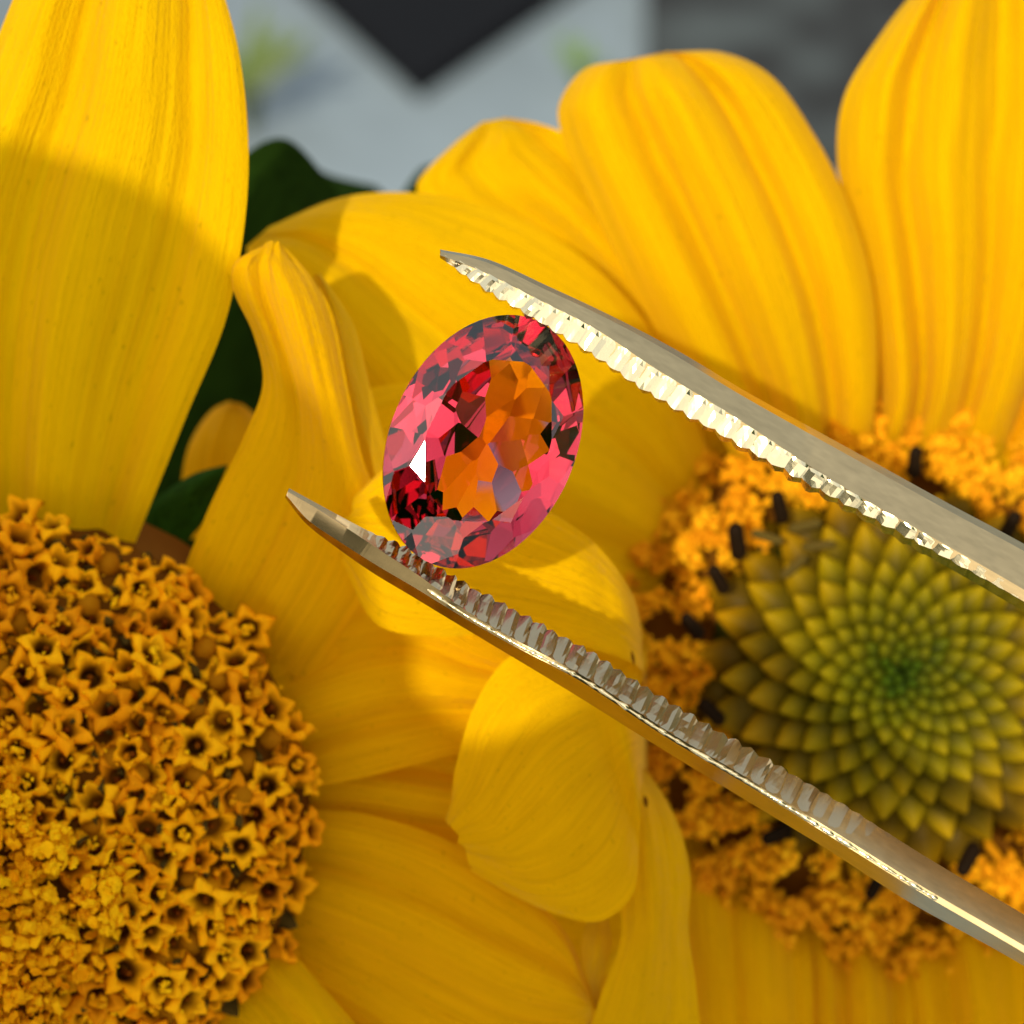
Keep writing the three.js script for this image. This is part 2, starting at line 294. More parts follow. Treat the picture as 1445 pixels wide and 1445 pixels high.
// ------------------------------------------------------------------ left flower
{
  const C = P(22, 1147, 114.5), F = flowerFrame(C, cdir(0.10, 0.04, 1).normalize());
  const at = C.clone();
  const o = thing('yellow_flower', 'left yellow flower with open star florets on a broad orange disc', 'flower', at, null);
  const R = 11.7, H = 5.6;
  mesh('receptacle', shellDome(F, R - 0.3, H - 0.95), BROWN, o, at);
  mesh('disc_base', grid(48, 6, (u, v) => { const a = u * 2 * Math.PI, r = lerp(11, 12.6, v); return C.clone().addScaledVector(F.t1, r * Math.cos(a) * MM).addScaledVector(F.t2, r * Math.sin(a) * MM).addScaledVector(F.n, lerp(0.2, -3.2, v) * MM); }), BROWN, o, at);
  const petals = [
    { L: [[-60, 830, 122], [-100, 500, 118], [-80, 260, 116], [-10, 70, 115], [35, -40, 115], [90, -150, 116], [150, -230, 117]], R: [[165, 830, 123], [262, 590, 118.5], [322, 440, 116.5], [350, 260, 115], [343, 110, 114.5], [315, -10, 115], [225, -215, 117]], bulge: [0.3, 0.8, 1.0, 0.6], ridges: 2.6, amp: 0.7, phase: 0.4, id: 1, m: 2, uvw: 1.4 },
    { L: [[255, 815, 121], [300, 705, 119], [345, 615, 117.5], [371, 540, 116.5], [357, 470, 115.5], [328, 405, 114.8], [333, 368, 114.5], [372, 343, 115]], R: [[440, 975, 121], [535, 830, 119], [545, 740, 118], [512, 648, 116.2], [493, 560, 115.2], [468, 440, 115], [440, 385, 115], [400, 346, 115]], bulge: [0.3, 1.0, 1.2, 0.5], ridges: 1.8, amp: 0.38, phase: 1.4, rag: 7, id: 2, m: 1 },
    { L: [[500, 850, 120.5], [520, 760, 119], [505, 650, 118], [480, 545, 117.5], [458, 450, 117.2], [440, 390, 117.2]], R: [[640, 850, 121], [600, 770, 119.8], [556, 660, 119], [522, 545, 118.5], [496, 450, 118], [452, 385, 117.4]], bulge: [0.2, 0.6, 0.5, 0.3], ridges: 1.5, amp: 0.2, rag: 4, nu: 20, id: 8, m: 0 },
    { L: [[340, 860, 121.5], [450, 790, 120.8], [560, 780, 120.5], [650, 850, 120.5], [730, 920, 120.5], [775, 965, 120.7]], R: [[395, 1120, 121.5], [500, 1100, 120.8], [600, 1075, 120.5], [690, 1050, 120.5], [750, 1010, 120.5], [785, 985, 120.7]], bulge: [0.3, 0.9, 0.6], ridges: 2.4, amp: 0.34, phase: 0.2, id: 3, m: 1 },
    { L: [[390, 1000, 122.5], [500, 1010, 122.2], [620, 1040, 122.2], [720, 1070, 122.2], [830, 1130, 122.4]], R: [[410, 1230, 122.5], [520, 1230, 122], [640, 1240, 121.8], [740, 1240, 122], [840, 1190, 122.2]], bulge: [0.2, 0.5, 0.4], ridges: 2.2, amp: 0.32, phase: 2.2, id: 4, m: 0 },
    { L: [[405, 1140, 121.5], [520, 1150, 120.6], [640, 1190, 119.8], [735, 1253, 119.5], [800, 1318, 119.5], [832, 1400, 119.8]], R: [[370, 1370, 121.5], [480, 1440, 120.6], [600, 1510, 120], [720, 1550, 119.6], [800, 1520, 119.5], [836, 1440, 119.8]], bulge: [0.2, 0.9, 0.7], ridges: 2.8, amp: 0.3, phase: 0.9, id: 5, m: 1 },
    { L: [[385, 1310, 120], [440, 1375, 119], [505, 1450, 118.4], [570, 1540, 118], [600, 1620, 118]], R: [[260, 1440, 120], [330, 1510, 119], [420, 1600, 118.4], [510, 1660, 118], [580, 1660, 118]], bulge: [0.2, 0.8, 0.6], ridges: 2.5, amp: 0.18, phase: 0.1, id: 6, m: 0 },
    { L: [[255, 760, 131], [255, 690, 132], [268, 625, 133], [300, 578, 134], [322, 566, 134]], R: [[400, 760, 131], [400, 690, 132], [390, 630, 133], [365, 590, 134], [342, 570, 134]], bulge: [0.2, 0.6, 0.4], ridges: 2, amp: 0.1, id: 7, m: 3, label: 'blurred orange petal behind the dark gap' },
  ];
  for (const p of petals) { const q = mesh('petal', blade({ dz: -5, ...p }), PETAL[p.m], o, at); if (p.label) q.userData.label = p.label; }
  // the rest of the ray, mostly outside the frame: the side nearest the sun stands up
  for (const [az, len, w, rise, curl] of [[150, 30, 11, 0.75, 6], [178, 31, 12, 0.95, 5], [205, 30, 12, 1.05, 4], [232, 30, 12, 0.95, 4], [258, 30, 11, 0.75, 3], [284, 28, 11, 0.3, 2], [-35, 15, 10, -0.05, 0], [-10, 15, 10, -0.05, 0], [15, 15, 10, -0.05, 0], [40, 14, 10, -0.08, 0]])
    mesh('petal', freePetal(F, az * Math.PI / 180, 11.5, len, w, rise, curl, az), PETAL[0], o, at);
  // dark leaves and stem
  const leaf = (p, m, label) => { const q = mesh('leaf', blade({ bulge: [0.2, 0.6, 0.2], ridges: 1, amp: 0.1, phase: Math.PI, dz: -4, ...p }), m, o, at); if (label) q.userData.label = label; };
  leaf({ L: [[170, 830, 126], [195, 735, 125], [225, 700, 124.5], [275, 668, 124], [318, 656, 124]], R: [[300, 830, 126], [262, 775, 125], [288, 735, 124.5], [308, 690, 124], [322, 657, 124]], id: 20 }, LEAF, 'dark green pointed leaf tip beside the orange disc');
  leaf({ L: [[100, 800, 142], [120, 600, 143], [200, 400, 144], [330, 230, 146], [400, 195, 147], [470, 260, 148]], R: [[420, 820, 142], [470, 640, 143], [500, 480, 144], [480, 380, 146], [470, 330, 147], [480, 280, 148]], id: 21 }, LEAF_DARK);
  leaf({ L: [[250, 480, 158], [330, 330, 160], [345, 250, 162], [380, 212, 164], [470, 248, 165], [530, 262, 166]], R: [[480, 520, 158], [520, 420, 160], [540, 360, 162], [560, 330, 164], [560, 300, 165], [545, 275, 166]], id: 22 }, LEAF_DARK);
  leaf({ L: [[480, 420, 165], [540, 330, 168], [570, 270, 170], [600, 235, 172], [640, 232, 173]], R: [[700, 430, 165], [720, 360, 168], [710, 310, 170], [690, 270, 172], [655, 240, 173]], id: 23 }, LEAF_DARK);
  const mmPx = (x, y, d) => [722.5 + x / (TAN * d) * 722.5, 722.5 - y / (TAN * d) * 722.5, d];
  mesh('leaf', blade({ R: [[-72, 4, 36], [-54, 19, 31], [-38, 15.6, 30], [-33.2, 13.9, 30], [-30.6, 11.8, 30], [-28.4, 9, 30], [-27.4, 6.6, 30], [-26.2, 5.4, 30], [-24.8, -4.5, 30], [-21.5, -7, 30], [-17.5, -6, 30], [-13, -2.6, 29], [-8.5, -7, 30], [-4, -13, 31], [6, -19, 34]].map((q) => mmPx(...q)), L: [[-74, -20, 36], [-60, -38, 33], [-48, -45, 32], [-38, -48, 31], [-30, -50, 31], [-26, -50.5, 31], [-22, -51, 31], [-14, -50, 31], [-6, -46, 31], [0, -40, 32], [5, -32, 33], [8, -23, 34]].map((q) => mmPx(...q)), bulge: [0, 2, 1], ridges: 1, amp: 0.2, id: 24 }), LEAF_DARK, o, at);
  const s0 = C.clone().addScaledVector(F.n, -1 * MM);
  mesh('stem', tube([s0, s0.clone().addScaledVector(F.n, -12 * MM).add(V(0, -0.012, 0)), s0.clone().add(V(-0.01, -0.12, -0.03)), V(s0.x - 0.02, 0.0, s0.z - 0.05)], 1.8 * MM, 40), STEM, o, at);
  mesh('calyx', (() => { const g = new THREE.SphereGeometry(9 * MM, 24, 10, 0, 6.3, Math.PI / 2, Math.PI / 2); g.rotateX(Math.PI / 2); g.scale(1, 1, 0.6); g.applyQuaternion(new THREE.Quaternion().setFromUnitVectors(V(0, 0, 1), F.n)); g.translate(C.x - F.n.x * 3 * MM, C.y - F.n.y * 3 * MM, C.z - F.n.z * 3 * MM); return g; })(), STEM, o, at);

  // florets in golden-angle order
  const N = 335, c = R / Math.sqrt(N);
  for (let n = 0; n < N; n++) {
    const r = c * Math.sqrt(n + 0.5), a = n * GOLD + 0.7, x = r * Math.cos(a) + rr(-0.18, 0.18), y = r * Math.sin(a) + rr(-0.18, 0.18);
    const d = dome(F, R + 0.25, H, x, y), out = F.t1.clone().multiplyScalar(Math.cos(a)).addScaledVector(F.t2, Math.sin(a));
    const tuft = Math.hypot(x + 1.5, y + 3.0) < 5.2 + rr(-1.2, 0.9);
    const zdir = d.n.clone().lerp(F.n, 0.25).addScaledVector(F.t1, rr(-0.55, 0.55)).addScaledVector(F.t2, rr(-0.55, 0.55));
    if (tuft) { const m = new THREE.Mesh(clumps[Math.floor(rnd() * 9)], POLLEN[Math.floor(rnd() * 3)]); m.name = 'pollen_tuft'; const s = rr(0.9, 1.3) * MM; place(m, o, d.p.addScaledVector(d.n, rr(0.3, 1.8) * MM), out.applyAxisAngle(F.n, rr(0, 6)), zdir, [s, s, s], at); continue; }
    const m = new THREE.Mesh(florets[Math.floor(rnd() * 18)], FLORET[Math.floor(rnd() * 4)]); m.name = 'disc_floret'; const s = rr(0.76, 1.02) * MM;
    place(m, o, d.p.clone().addScaledVector(d.n, rr(-0.7, 0.5) * MM), out.clone().applyAxisAngle(F.n, rr(0, 6)), zdir, [s, s, s * rr(0.85, 1.1)], at);
    if (rnd() < 0.4) { const u = new THREE.Mesh(unopened, FLORET[1]); u.name = 'unopened_floret'; const aa = a - 1.05 / r, e = dome(F, R + 0.25, H, r * Math.cos(aa), r * Math.sin(aa)), w = rr(0.42, 0.58) * MM; place(u, o, e.p.addScaledVector(e.n, rr(-1.0, -0.4) * MM), out.clone(), e.n, [w, w, w * 1.2], at); }
    if (r > 2.5) { const b = new THREE.Mesh(bracts[0], OLIVE); b.name = 'bract'; const aa = a + 0.085 * 12 / r, e = dome(F, R + 0.25, H, r * 1.02 * Math.cos(aa), r * 1.02 * Math.sin(aa)); const w = rr(0.8, 1.2) * MM; place(b, o, e.p.addScaledVector(e.n, rr(-0.5, 0.1) * MM), out.clone().applyAxisAngle(F.n, Math.PI / 2), d.n, [w, w, w], at); }
  }
}

// ------------------------------------------------------------------ right flower
{
  const C = P(1250, 958, 129.5), F = flowerFrame(C, cdir(0.02, 0.10, 1).normalize()), at = C.clone();
  const o = thing('yellow_flower', 'right yellow flower with a green spiral of buds at its centre', 'flower', at, null);
  const R = 8.4, H = 5.4;
  mesh('receptacle', shellDome(F, R - 0.2, H - 0.5), MOSS, o, at);
  mesh('disc_base', grid(48, 6, (u, v) => { const a = u * 2 * Math.PI, r = lerp(7.5, 13.6, v); return C.clone().addScaledVector(F.t1, r * Math.cos(a) * MM).addScaledVector(F.t2, r * Math.sin(a) * MM).addScaledVector(F.n, lerp(1.2, -1.4, v) * MM); }), BROWN, o, at);
  const petals = [
    { L: [[1045, 660, 133.5], [985, 565, 131], [905, 430, 128.5], [835, 290, 127], [797, 205, 126.5], [788, 150, 126.5], [825, 97, 127], [885, 84, 127.5]], R: [[1225, 660, 133], [1238, 545, 130.5], [1230, 400, 128.5], [1196, 285, 127.5], [1146, 185, 127], [1086, 105, 127], [1020, 74, 127.2], [940, 73, 127.5]], bulge: [0.3, 1.4, 1.6, 0.6], ridges: 2.8, amp: 0.8, phase: 0.6, id: 31, m: 0, uvw: 1.3 },
    { L: [[985, 640, 134.5], [860, 460, 132], [720, 340, 131], [600, 285, 130.5], [588, 262, 130.5], [640, 203, 130.5], [680, 172, 130.5]], R: [[1080, 640, 134], [980, 440, 132], [900, 310, 131], [850, 230, 130.5], [800, 190, 130.5], [760, 174, 130.5], [715, 166, 130.5]], bulge: [0.2, 0.8, 0.8, 0.3], ridges: 2, amp: 0.4, phase: 2.4, id: 32, m: 0 },
    { L: [[1010, 660, 133.5], [940, 500, 130.5], [855, 390, 128], [755, 320, 126.3], [660, 284, 125.4], [570, 271, 125], [480, 279, 125], [380, 320, 125.4]], R: [[935, 850, 133.5], [830, 850, 131], [700, 830, 128.5], [560, 770, 126.5], [460, 640, 125], [395, 500, 124.8], [355, 410, 125], [348, 348, 125.4]], bulge: [0.3, 1.2, 1.5, 0.8], ridges: 2.4, amp: 0.5, phase: 0.3, id: 33, m: 0, uvw: 1.6 },
    { L: [[1225, 660, 133.5], [1243, 560, 132], [1216, 380, 130.5], [1182, 235, 129], [1190, 140, 128], [1235, 60, 127.5], [1300, -20, 127.5], [1400, -85, 128]], R: [[1420, 670, 133.5], [1480, 510, 131], [1540, 350, 129], [1570, 200, 128], [1570, 60, 127.5], [1540, -40, 127.5], [1490, -95, 127.5], [1420, -98, 128]], bulge: [0.3, 1.2, 1.4, 0.6], ridges: 3.1, amp: 0.8, phase: 1.2, id: 34, m: 0, uvw: 1.4 },
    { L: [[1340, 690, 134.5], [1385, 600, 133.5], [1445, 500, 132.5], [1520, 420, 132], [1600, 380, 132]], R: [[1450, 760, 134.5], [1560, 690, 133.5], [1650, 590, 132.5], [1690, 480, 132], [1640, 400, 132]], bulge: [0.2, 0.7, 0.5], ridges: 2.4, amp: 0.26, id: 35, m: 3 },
    { L: [[915, 920, 140], [908, 900, 127], [893, 840, 119], [838, 765, 116.5], [765, 717, 115.6], [650, 664, 115.2], [560, 650, 115.4], [498, 700, 116]], R: [[915, 985, 140], [908, 968, 128], [905, 945, 120.5], [850, 920, 117], [720, 893, 115.8], [620, 898, 115.6], [535, 880, 115.6], [480, 790, 116]], bulge: [0, 0.6, 1.1, 0.6], ridges: 1.3, amp: 0.08, wave: 0.3, rag: 5, id: 36, dz: -4.6, m: 0, label: 'curled petal whose ragged tip shows below the gem' },
    { L: [[915, 1020, 140], [909, 1006, 127], [892, 965, 118.5], [800, 915, 116], [722, 925, 115.3], [672, 990, 115.2], [645, 1080, 115.4], [630, 1152, 116]], R: [[915, 1115, 140], [910, 1112, 127], [906, 1105, 119.5], [902, 1200, 117], [893, 1262, 116.2], [850, 1299, 116], [780, 1292, 116], [668, 1226, 116.2]], bulge: [0, 0.6, 1.3, 0.6], ridges: 1.1, amp: 0.07, wave: 0.25, rag: 5, id: 37, dz: -4.6, m: 2, label: 'petal with its rounded tip flopped over below the tweezers' },
    { L: [[825, 1475, 119.5], [850, 1400, 118.4], [876, 1320, 117.8], [870, 1240, 117.8], [868, 1160, 119], [872, 1110, 121], [885, 1085, 123]], R: [[990, 1475, 121], [982, 1390, 120], [972, 1310, 119], [974, 1235, 118.8], [958, 1165, 119.4], [932, 1115, 121], [905, 1080, 123]], bulge: [0.4, 0.8, 0.8, 0.3], ridges: 1.2, amp: 0.12, id: 38, dz: -4.6, m: 0 },
    { L: [[832, 1290, 119.4], [819, 1335, 119], [826, 1380, 119], [838, 1425, 119.4]], R: [[858, 1290, 119.4], [863, 1330, 119], [852, 1375, 119], [842, 1426, 119.4]], bulge: [0.1, 0.4, 0.3], ridges: 1, amp: 0.05, nu: 12, nv: 20, id: 39, dz: -4.6, m: 0 },
    { L: [[940, 1100, 134], [960, 1230, 131], [972, 1350, 130], [985, 1480, 129.5], [1010, 1580, 129.5]], R: [[1140, 1230, 134], [1145, 1330, 131], [1148, 1430, 130], [1140, 1530, 129.5], [1080, 1600, 129.5]], bulge: [0.2, 0.9, 0.6], ridges: 2.2, amp: 0.26, id: 40, m: 1 },
    { L: [[1090, 1240, 133.5], [1128, 1330, 131.5], [1140, 1430, 130.5], [1150, 1520, 130], [1190, 1600, 130]], R: [[1300, 1270, 133.5], [1300, 1360, 131.5], [1305, 1450, 130.5], [1300, 1540, 130], [1240, 1600, 130]], bulge: [0.2, 0.9, 0.6], ridges: 2.4, amp: 0.42, phase: 1, id: 41, m: 1 },
    { L: [[1270, 1260, 133.5], [1285, 1350, 131], [1295, 1440, 130], [1310, 1540, 129.5], [1360, 1600, 129.5]], R: [[1460, 1200, 133.5], [1490, 1320, 131], [1500, 1430, 130], [1490, 1540, 129.5], [1420, 1600, 129.5]], bulge: [0.2, 1.0, 0.6], ridges: 2.6, amp: 0.42, phase: 2, id: 42, m: 1 },
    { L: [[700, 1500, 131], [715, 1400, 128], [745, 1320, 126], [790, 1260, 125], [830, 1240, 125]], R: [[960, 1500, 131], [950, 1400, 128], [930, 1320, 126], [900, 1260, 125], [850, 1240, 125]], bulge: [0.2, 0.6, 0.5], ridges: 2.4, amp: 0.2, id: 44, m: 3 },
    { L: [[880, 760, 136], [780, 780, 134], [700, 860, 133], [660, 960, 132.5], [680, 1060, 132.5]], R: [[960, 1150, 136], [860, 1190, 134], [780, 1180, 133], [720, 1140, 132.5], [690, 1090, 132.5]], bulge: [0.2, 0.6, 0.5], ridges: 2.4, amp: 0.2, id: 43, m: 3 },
  ];
  for (const p of petals) { const q = mesh('petal', blade({ dz: -3, ...p }), PETAL[p.m], o, at); if (p.label) q.userData.label = p.label; }
  for (const [az, rise] of [[5, 0.25], [-22, 0.25], [-45, 0.2], [28, 0.3], [-118, -0.02], [-90, -0.04], [-65, -0.02], [62, -0.02], [84, -0.02], [106, -0.02], [130, -0.02], [155, -0.05], [180, -0.05]]) mesh('petal', freePetal(F, az * Math.PI / 180, 9, az > 50 ? 15 : 27, 11, rise, 1.5, az), PETAL[1], o, at);
  const mmPx = (x, y, d) => [722.5 + x / (TAN * d) * 722.5, 722.5 - y / (TAN * d) * 722.5, d];
  for (const [L, Rr, id] of [
    [[[95, -30, 90], [70, -2, 72], [48, 12, 58], [30, 14, 48], [17, 8, 42]], [[80, -60, 90], [60, -42, 72], [44, -26, 58], [32, -12, 48], [18, 4, 42]], 51]])
    mesh('leaf', blade({ L: L.map((q) => mmPx(...q)), R: Rr.map((q) => mmPx(...q)), bulge: [0, 3, 1], ridges: 1, amp: 0.3, id }), LEAF, o, at);
  const s0 = C.clone().addScaledVector(F.n, -1 * MM);
  mesh('stem', tube([s0, s0.clone().addScaledVector(F.n, -12 * MM).add(V(0, -0.012, 0)), s0.clone().add(V(0.01, -0.12, -0.03)), V(s0.x + 0.02, 0.0, s0.z - 0.05)], 1.8 * MM, 40), STEM, o, at);
  mesh('calyx', (() => { const g = new THREE.SphereGeometry(9 * MM, 24, 10, 0, 6.3, Math.PI / 2, Math.PI / 2); g.rotateX(Math.PI / 2); g.scale(1, 1, 0.6); g.applyQuaternion(new THREE.Quaternion().setFromUnitVectors(V(0, 0, 1), F.n)); g.translate(C.x - F.n.x * 3 * MM, C.y - F.n.y * 3 * MM, C.z - F.n.z * 3 * MM); return g; })(), STEM, o, at);

  for (const [px, py, d, w, h, rot] of [[893, 928, 112.2, 5, 24, 0.35], [911, 1131, 113.6, 7, 20, 0.3]]) {
    const g = grid(4, 8, (u, v) => { const x = (u - 0.5) * w * Math.sin(Math.PI * v), y = (v - 0.5) * h; return P(px + x * Math.cos(rot) + y * Math.sin(rot) * 0.6, py + y * Math.cos(rot) - x * Math.sin(rot), d); }); mesh('blemish', g, BROWN, o, at).userData.label = 'small brown tear in a petal'; }
  // spiral of buds: spacing grows outward
  const S0 = 0.34, S1 = 0.155; let r = 0.12, acc = 0;
  for (let n = 0; r < R * 0.985 && n < 300; n++) {
    const s = S0 + S1 * r; r = Math.sqrt(r * r + s * s / Math.PI * 1.02);
    const a = -n * GOLD, x = r * Math.cos(a), y = r * Math.sin(a), d = dome(F, R, H, x, y);
    const out = F.t1.clone().multiplyScalar(Math.cos(a)).addScaledVector(F.t2, Math.sin(a));
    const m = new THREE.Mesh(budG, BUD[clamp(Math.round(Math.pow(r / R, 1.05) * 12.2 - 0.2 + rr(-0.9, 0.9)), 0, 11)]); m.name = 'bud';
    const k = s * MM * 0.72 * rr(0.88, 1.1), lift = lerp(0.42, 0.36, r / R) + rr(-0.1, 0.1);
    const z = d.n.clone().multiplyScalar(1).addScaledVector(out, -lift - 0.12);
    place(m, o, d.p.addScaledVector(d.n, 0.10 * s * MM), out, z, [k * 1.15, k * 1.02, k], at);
  }
  // frayed florets round the spiral
  for (let n = 0; n < 270; n++) {
    const a = n * GOLD * 1.01 + rr(-0.1, 0.1), q = Math.sqrt(lerp(8.5 * 8.5, 12.6 * 12.6, (n + 0.5) / 270)) + rr(-0.25, 0.25), x = q * Math.cos(a), y = q * Math.sin(a);
    const out = F.t1.clone().multiplyScalar(Math.cos(a)).addScaledVector(F.t2, Math.sin(a));
    const p = C.clone().addScaledVector(F.t1, x * MM).addScaledVector(F.t2, y * MM).addScaledVector(F.n, (lerp(2.4, 0.4, (q - 8.9) / 3.7) + rr(-0.5, 0.5)) * MM);
    const m = new THREE.Mesh(clumps[Math.floor(rnd() * 9)], FLUFF[Math.floor(rnd() * 4)]); m.name = 'frayed_floret'; const s = rr(0.7, 1.08) * MM;
    place(m, o, p, out.clone().applyAxisAngle(F.n, rr(0, 6)), F.n.clone().addScaledVector(out, rr(0.1, 0.9)), [s, s, s], at);
  }
  for (const [px, py, d, tilt, k] of [[1040, 764, 127.6, 0.15, 1.0], [1100, 716, 128, 0.25, 0.9], [1014, 818, 127.8, 0.5, 0.85], [977, 884, 127.8, 0.7, 0.85], [1291, 652, 128.5, -0.05, 0.85], [1004, 1005, 127.8, 0.8, 0.9], [1366, 1213, 128, 2.6, 0.95], [1096, 1178, 128.5, 2.0, 0.9], [1235, 1250, 128.6, 2.6, 0.8], [1022, 1082, 128.4, 1.4, 0.9], [1425, 742, 128.6, -0.5, 0.85], [1190, 690, 128.8, 0.1, 0.8]]) {
    const m = new THREE.Mesh(stub, DARK); m.name = 'anther'; const s = k * MM * 0.92;
    place(m, o, P(px, py, d - 3), right, F.n.clone().multiplyScalar(0.55).addScaledVector(up, Math.cos(tilt)).addScaledVector(right, -Math.sin(tilt)), [s, s, s], at);
  }
  for (const [px, py, ang] of [[1136, 742, 0.2], [1083, 758, -0.3], [1155, 770, 0.1], [1120, 800, 0.7]]) { const m = new THREE.Mesh(stub, OLIVE); m.name = 'anther'; place(m, o, P(px, py, 124.6), right, cdir(Math.cos(ang), Math.sin(ang), 0.3), [0.5 * MM, 0.5 * MM, 0.75 * MM], at); }
}

// ------------------------------------------------------------------ small green plants far behind, out of focus
function sprig(label, px, py, h, lean, n, m) {
  const c = onGround(px, py), o = thing('green_sprig', label, 'plant', c), gs = [];
  for (let i = 0; i < n; i++) { const a = rr(0, 6.28), l = h * rr(0.6, 1), w = l * 0.16; gs.push(grid(4, 8, (u, v) => V((u - 0.5) * w * Math.sin(Math.PI * (0.1 + 0.9 * v)), l * v * (1 - 0.25 * v), l * 0.5 * v * v).applyAxisAngle(V(0, 1, 0), a).add(V(lean * v * h, 0, 0)))); }
  mesh('foliage', mergeGeometries(gs), m, o);
}
sprig('small blurred green sprig beside the upper left yellow petal', 352, 190, 0.06, 0, 22, LEAF_MID);
sprig('bright green blurred shoot above the left shoulder of the large central petal', 820, 130, 0.03, 0, 12, LEAF_LIGHT);

// ------------------------------------------------------------------ the gem: an oval brilliant, cut by planes
function gemGeometry(b, a, hgt) {
  const planes = [], D = Math.PI / 180, jit = (k) => (hash(k, 3, 77) - 0.5), add = (nx, ny, nz, d) => planes.push([nx, ny, nz, d]);
  const tilt = (az, ang, r, z, sgn) => { const n = [Math.sin(ang * D) * Math.cos(az * D), Math.sin(ang * D) * Math.sin(az * D), sgn * Math.cos(ang * D)]; add(n[0], n[1], n[2], Math.sin(ang * D) * r + sgn * Math.cos(ang * D) * z); };
  const g = 0.035, ca = 34, table = 0.65, ht = g + (1 - table) * Math.tan(ca * D);
  add(0, 0, 1, ht);
  for (let k = 0; k < 10; k++) tilt(k * 36 + 15.5, ca, 1, g, 1);
  for (let k = 0; k < 10; k++) tilt(k * 36 + 33.5, 21, table * 0.97, ht, 1);
  for (let k = 0; k < 20; k++) tilt(k * 18 + 24.5, 41 + 2 * jit(k + 20), 1.0, g, 1);
  for (let k = 0; k < 64; k++) add(Math.cos(k * 5.625 * D), Math.sin(k * 5.625 * D), 0, 1);
  const off = (az) => -4 * Math.cos((az - 190) * D);                                       // the point lies a little off centre, as in many cut stones
  for (let k = 0; k < 32; k++) { const az = k * 11.25 + 5.6 + 2 * jit(k); tilt(az, 50 + off(az) + 2.5 * jit(k + 50), 1, -g, -1); }
  for (let k = 0; k < 16; k++) { const az = k * 22.5 + 3 * jit(k + 90); tilt(az, 43 + off(az) + 2 * jit(k + 120), 0.95, -g, -1); }
  for (let k = 0; k < 16; k++) { const az = k * 22.5 + 11 + 4 * jit(k + 150); tilt(az, 37 + off(az) + 3 * jit(k + 170), 0.80, -g - 0.19, -1); }
  for (let k = 0; k < 8; k++) { const az = k * 45 + 8 * jit(k + 190); tilt(az, 30 + off(az) + 3 * jit(k + 200), 0.50, -g - 0.45, -1); }
  const pts = [], n = planes.length;
  for (let i = 0; i < n; i++) for (let j = i + 1; j < n; j++) {
    const A = planes[i], B = planes[j], cx = A[1] * B[2] - A[2] * B[1], cy = A[2] * B[0] - A[0] * B[2], cz = A[0] * B[1] - A[1] * B[0];
    for (let k = j + 1; k < n; k++) {
      const C = planes[k], det = cx * C[0] + cy * C[1] + cz * C[2]; if (Math.abs(det) < 1e-7) continue;
      const bx = B[1] * C[2] - B[2] * C[1], by = B[2] * C[0] - B[0] * C[2], bz = B[0] * C[1] - B[1] * C[0], ax = C[1] * A[2] - C[2] * A[1], ay = C[2] * A[0] - C[0] * A[2], az = C[0] * A[1] - C[1] * A[0];
      const x = (A[3] * bx + B[3] * ax + C[3] * cx) / det, y = (A[3] * by + B[3] * ay + C[3] * cy) / det, z = (A[3] * bz + B[3] * az + C[3] * cz) / det;
      let ok = true; for (let q = 0; q < n && ok; q++) { const p = planes[q]; if (p[0] * x + p[1] * y + p[2] * z > p[3] + 1e-6) ok = false; }
      if (ok && !pts.some((p) => Math.abs(p.x - x) + Math.abs(p.y - y) + Math.abs(p.z - z) < 1e-4)) pts.push(V(x, y, z));
    }
  }
  for (const p of pts) { p.x *= b; p.y *= a; p.z *= hgt; }
  return new ConvexGeometry(pts);
}
{
  const at = P(682, 623, 100), g = gemGeometry(3.24 * MM, 4.58 * MM, 3.1 * MM);
  const gem = new THREE.Mesh(g, phys({ color: rgb(1, 1, 1), roughness: 0, metalness: 0, transmission: 1, thickness: 0.006, ior: 1.76, attenuationColor: rgb(0.74, 0.070, 0.125), attenuationDistance: 0.0064, specularIntensity: 0.35, clearcoat: 0.08, clearcoatRoughness: 0.06 }));
  gem.name = 'gemstone'; gem.castShadow = gem.receiveShadow = true;
  const ang = 0.44, x0 = cdir(Math.cos(ang), -Math.sin(ang), 0), y0 = cdir(Math.sin(ang), Math.cos(ang), 0);
  const base = new THREE.Quaternion().setFromRotationMatrix(new THREE.Matrix4().makeBasis(x0, y0, back));
  // turned so that one star facet, at the left of the table, mirrors the sun to the viewer
  const az = 213.5 * Math.PI / 180, sa = 21 * Math.PI / 180, size = V(3.24, 4.58, 3.1), g0 = 0.035, ht = g0 + 0.35 * Math.tan(34 * Math.PI / 180);
  const star = V(Math.sin(sa) * Math.cos(az), Math.sin(sa) * Math.sin(az), Math.cos(sa)).divide(size).normalize();
  const rs = 0.72, mid = V(rs * Math.cos(az), rs * Math.sin(az), ht - (rs - 0.65 * 0.97) * Math.tan(sa)).multiply(size).multiplyScalar(MM);
  gem.position.copy(at); gem.quaternion.copy(base);
  for (let k = 0; k < 4; k++) {
    const spot = mid.clone().applyQuaternion(gem.quaternion).add(at), half = EYE.clone().sub(spot).normalize().add(SUN).normalize();
    gem.quaternion.premultiply(new THREE.Quaternion().setFromUnitVectors(star.clone().applyQuaternion(gem.quaternion), half));
  }
  tag(gem, 'oval faceted pink and orange gemstone gripped between the tweezer tips', 'gemstone'); scene.add(gem);
}

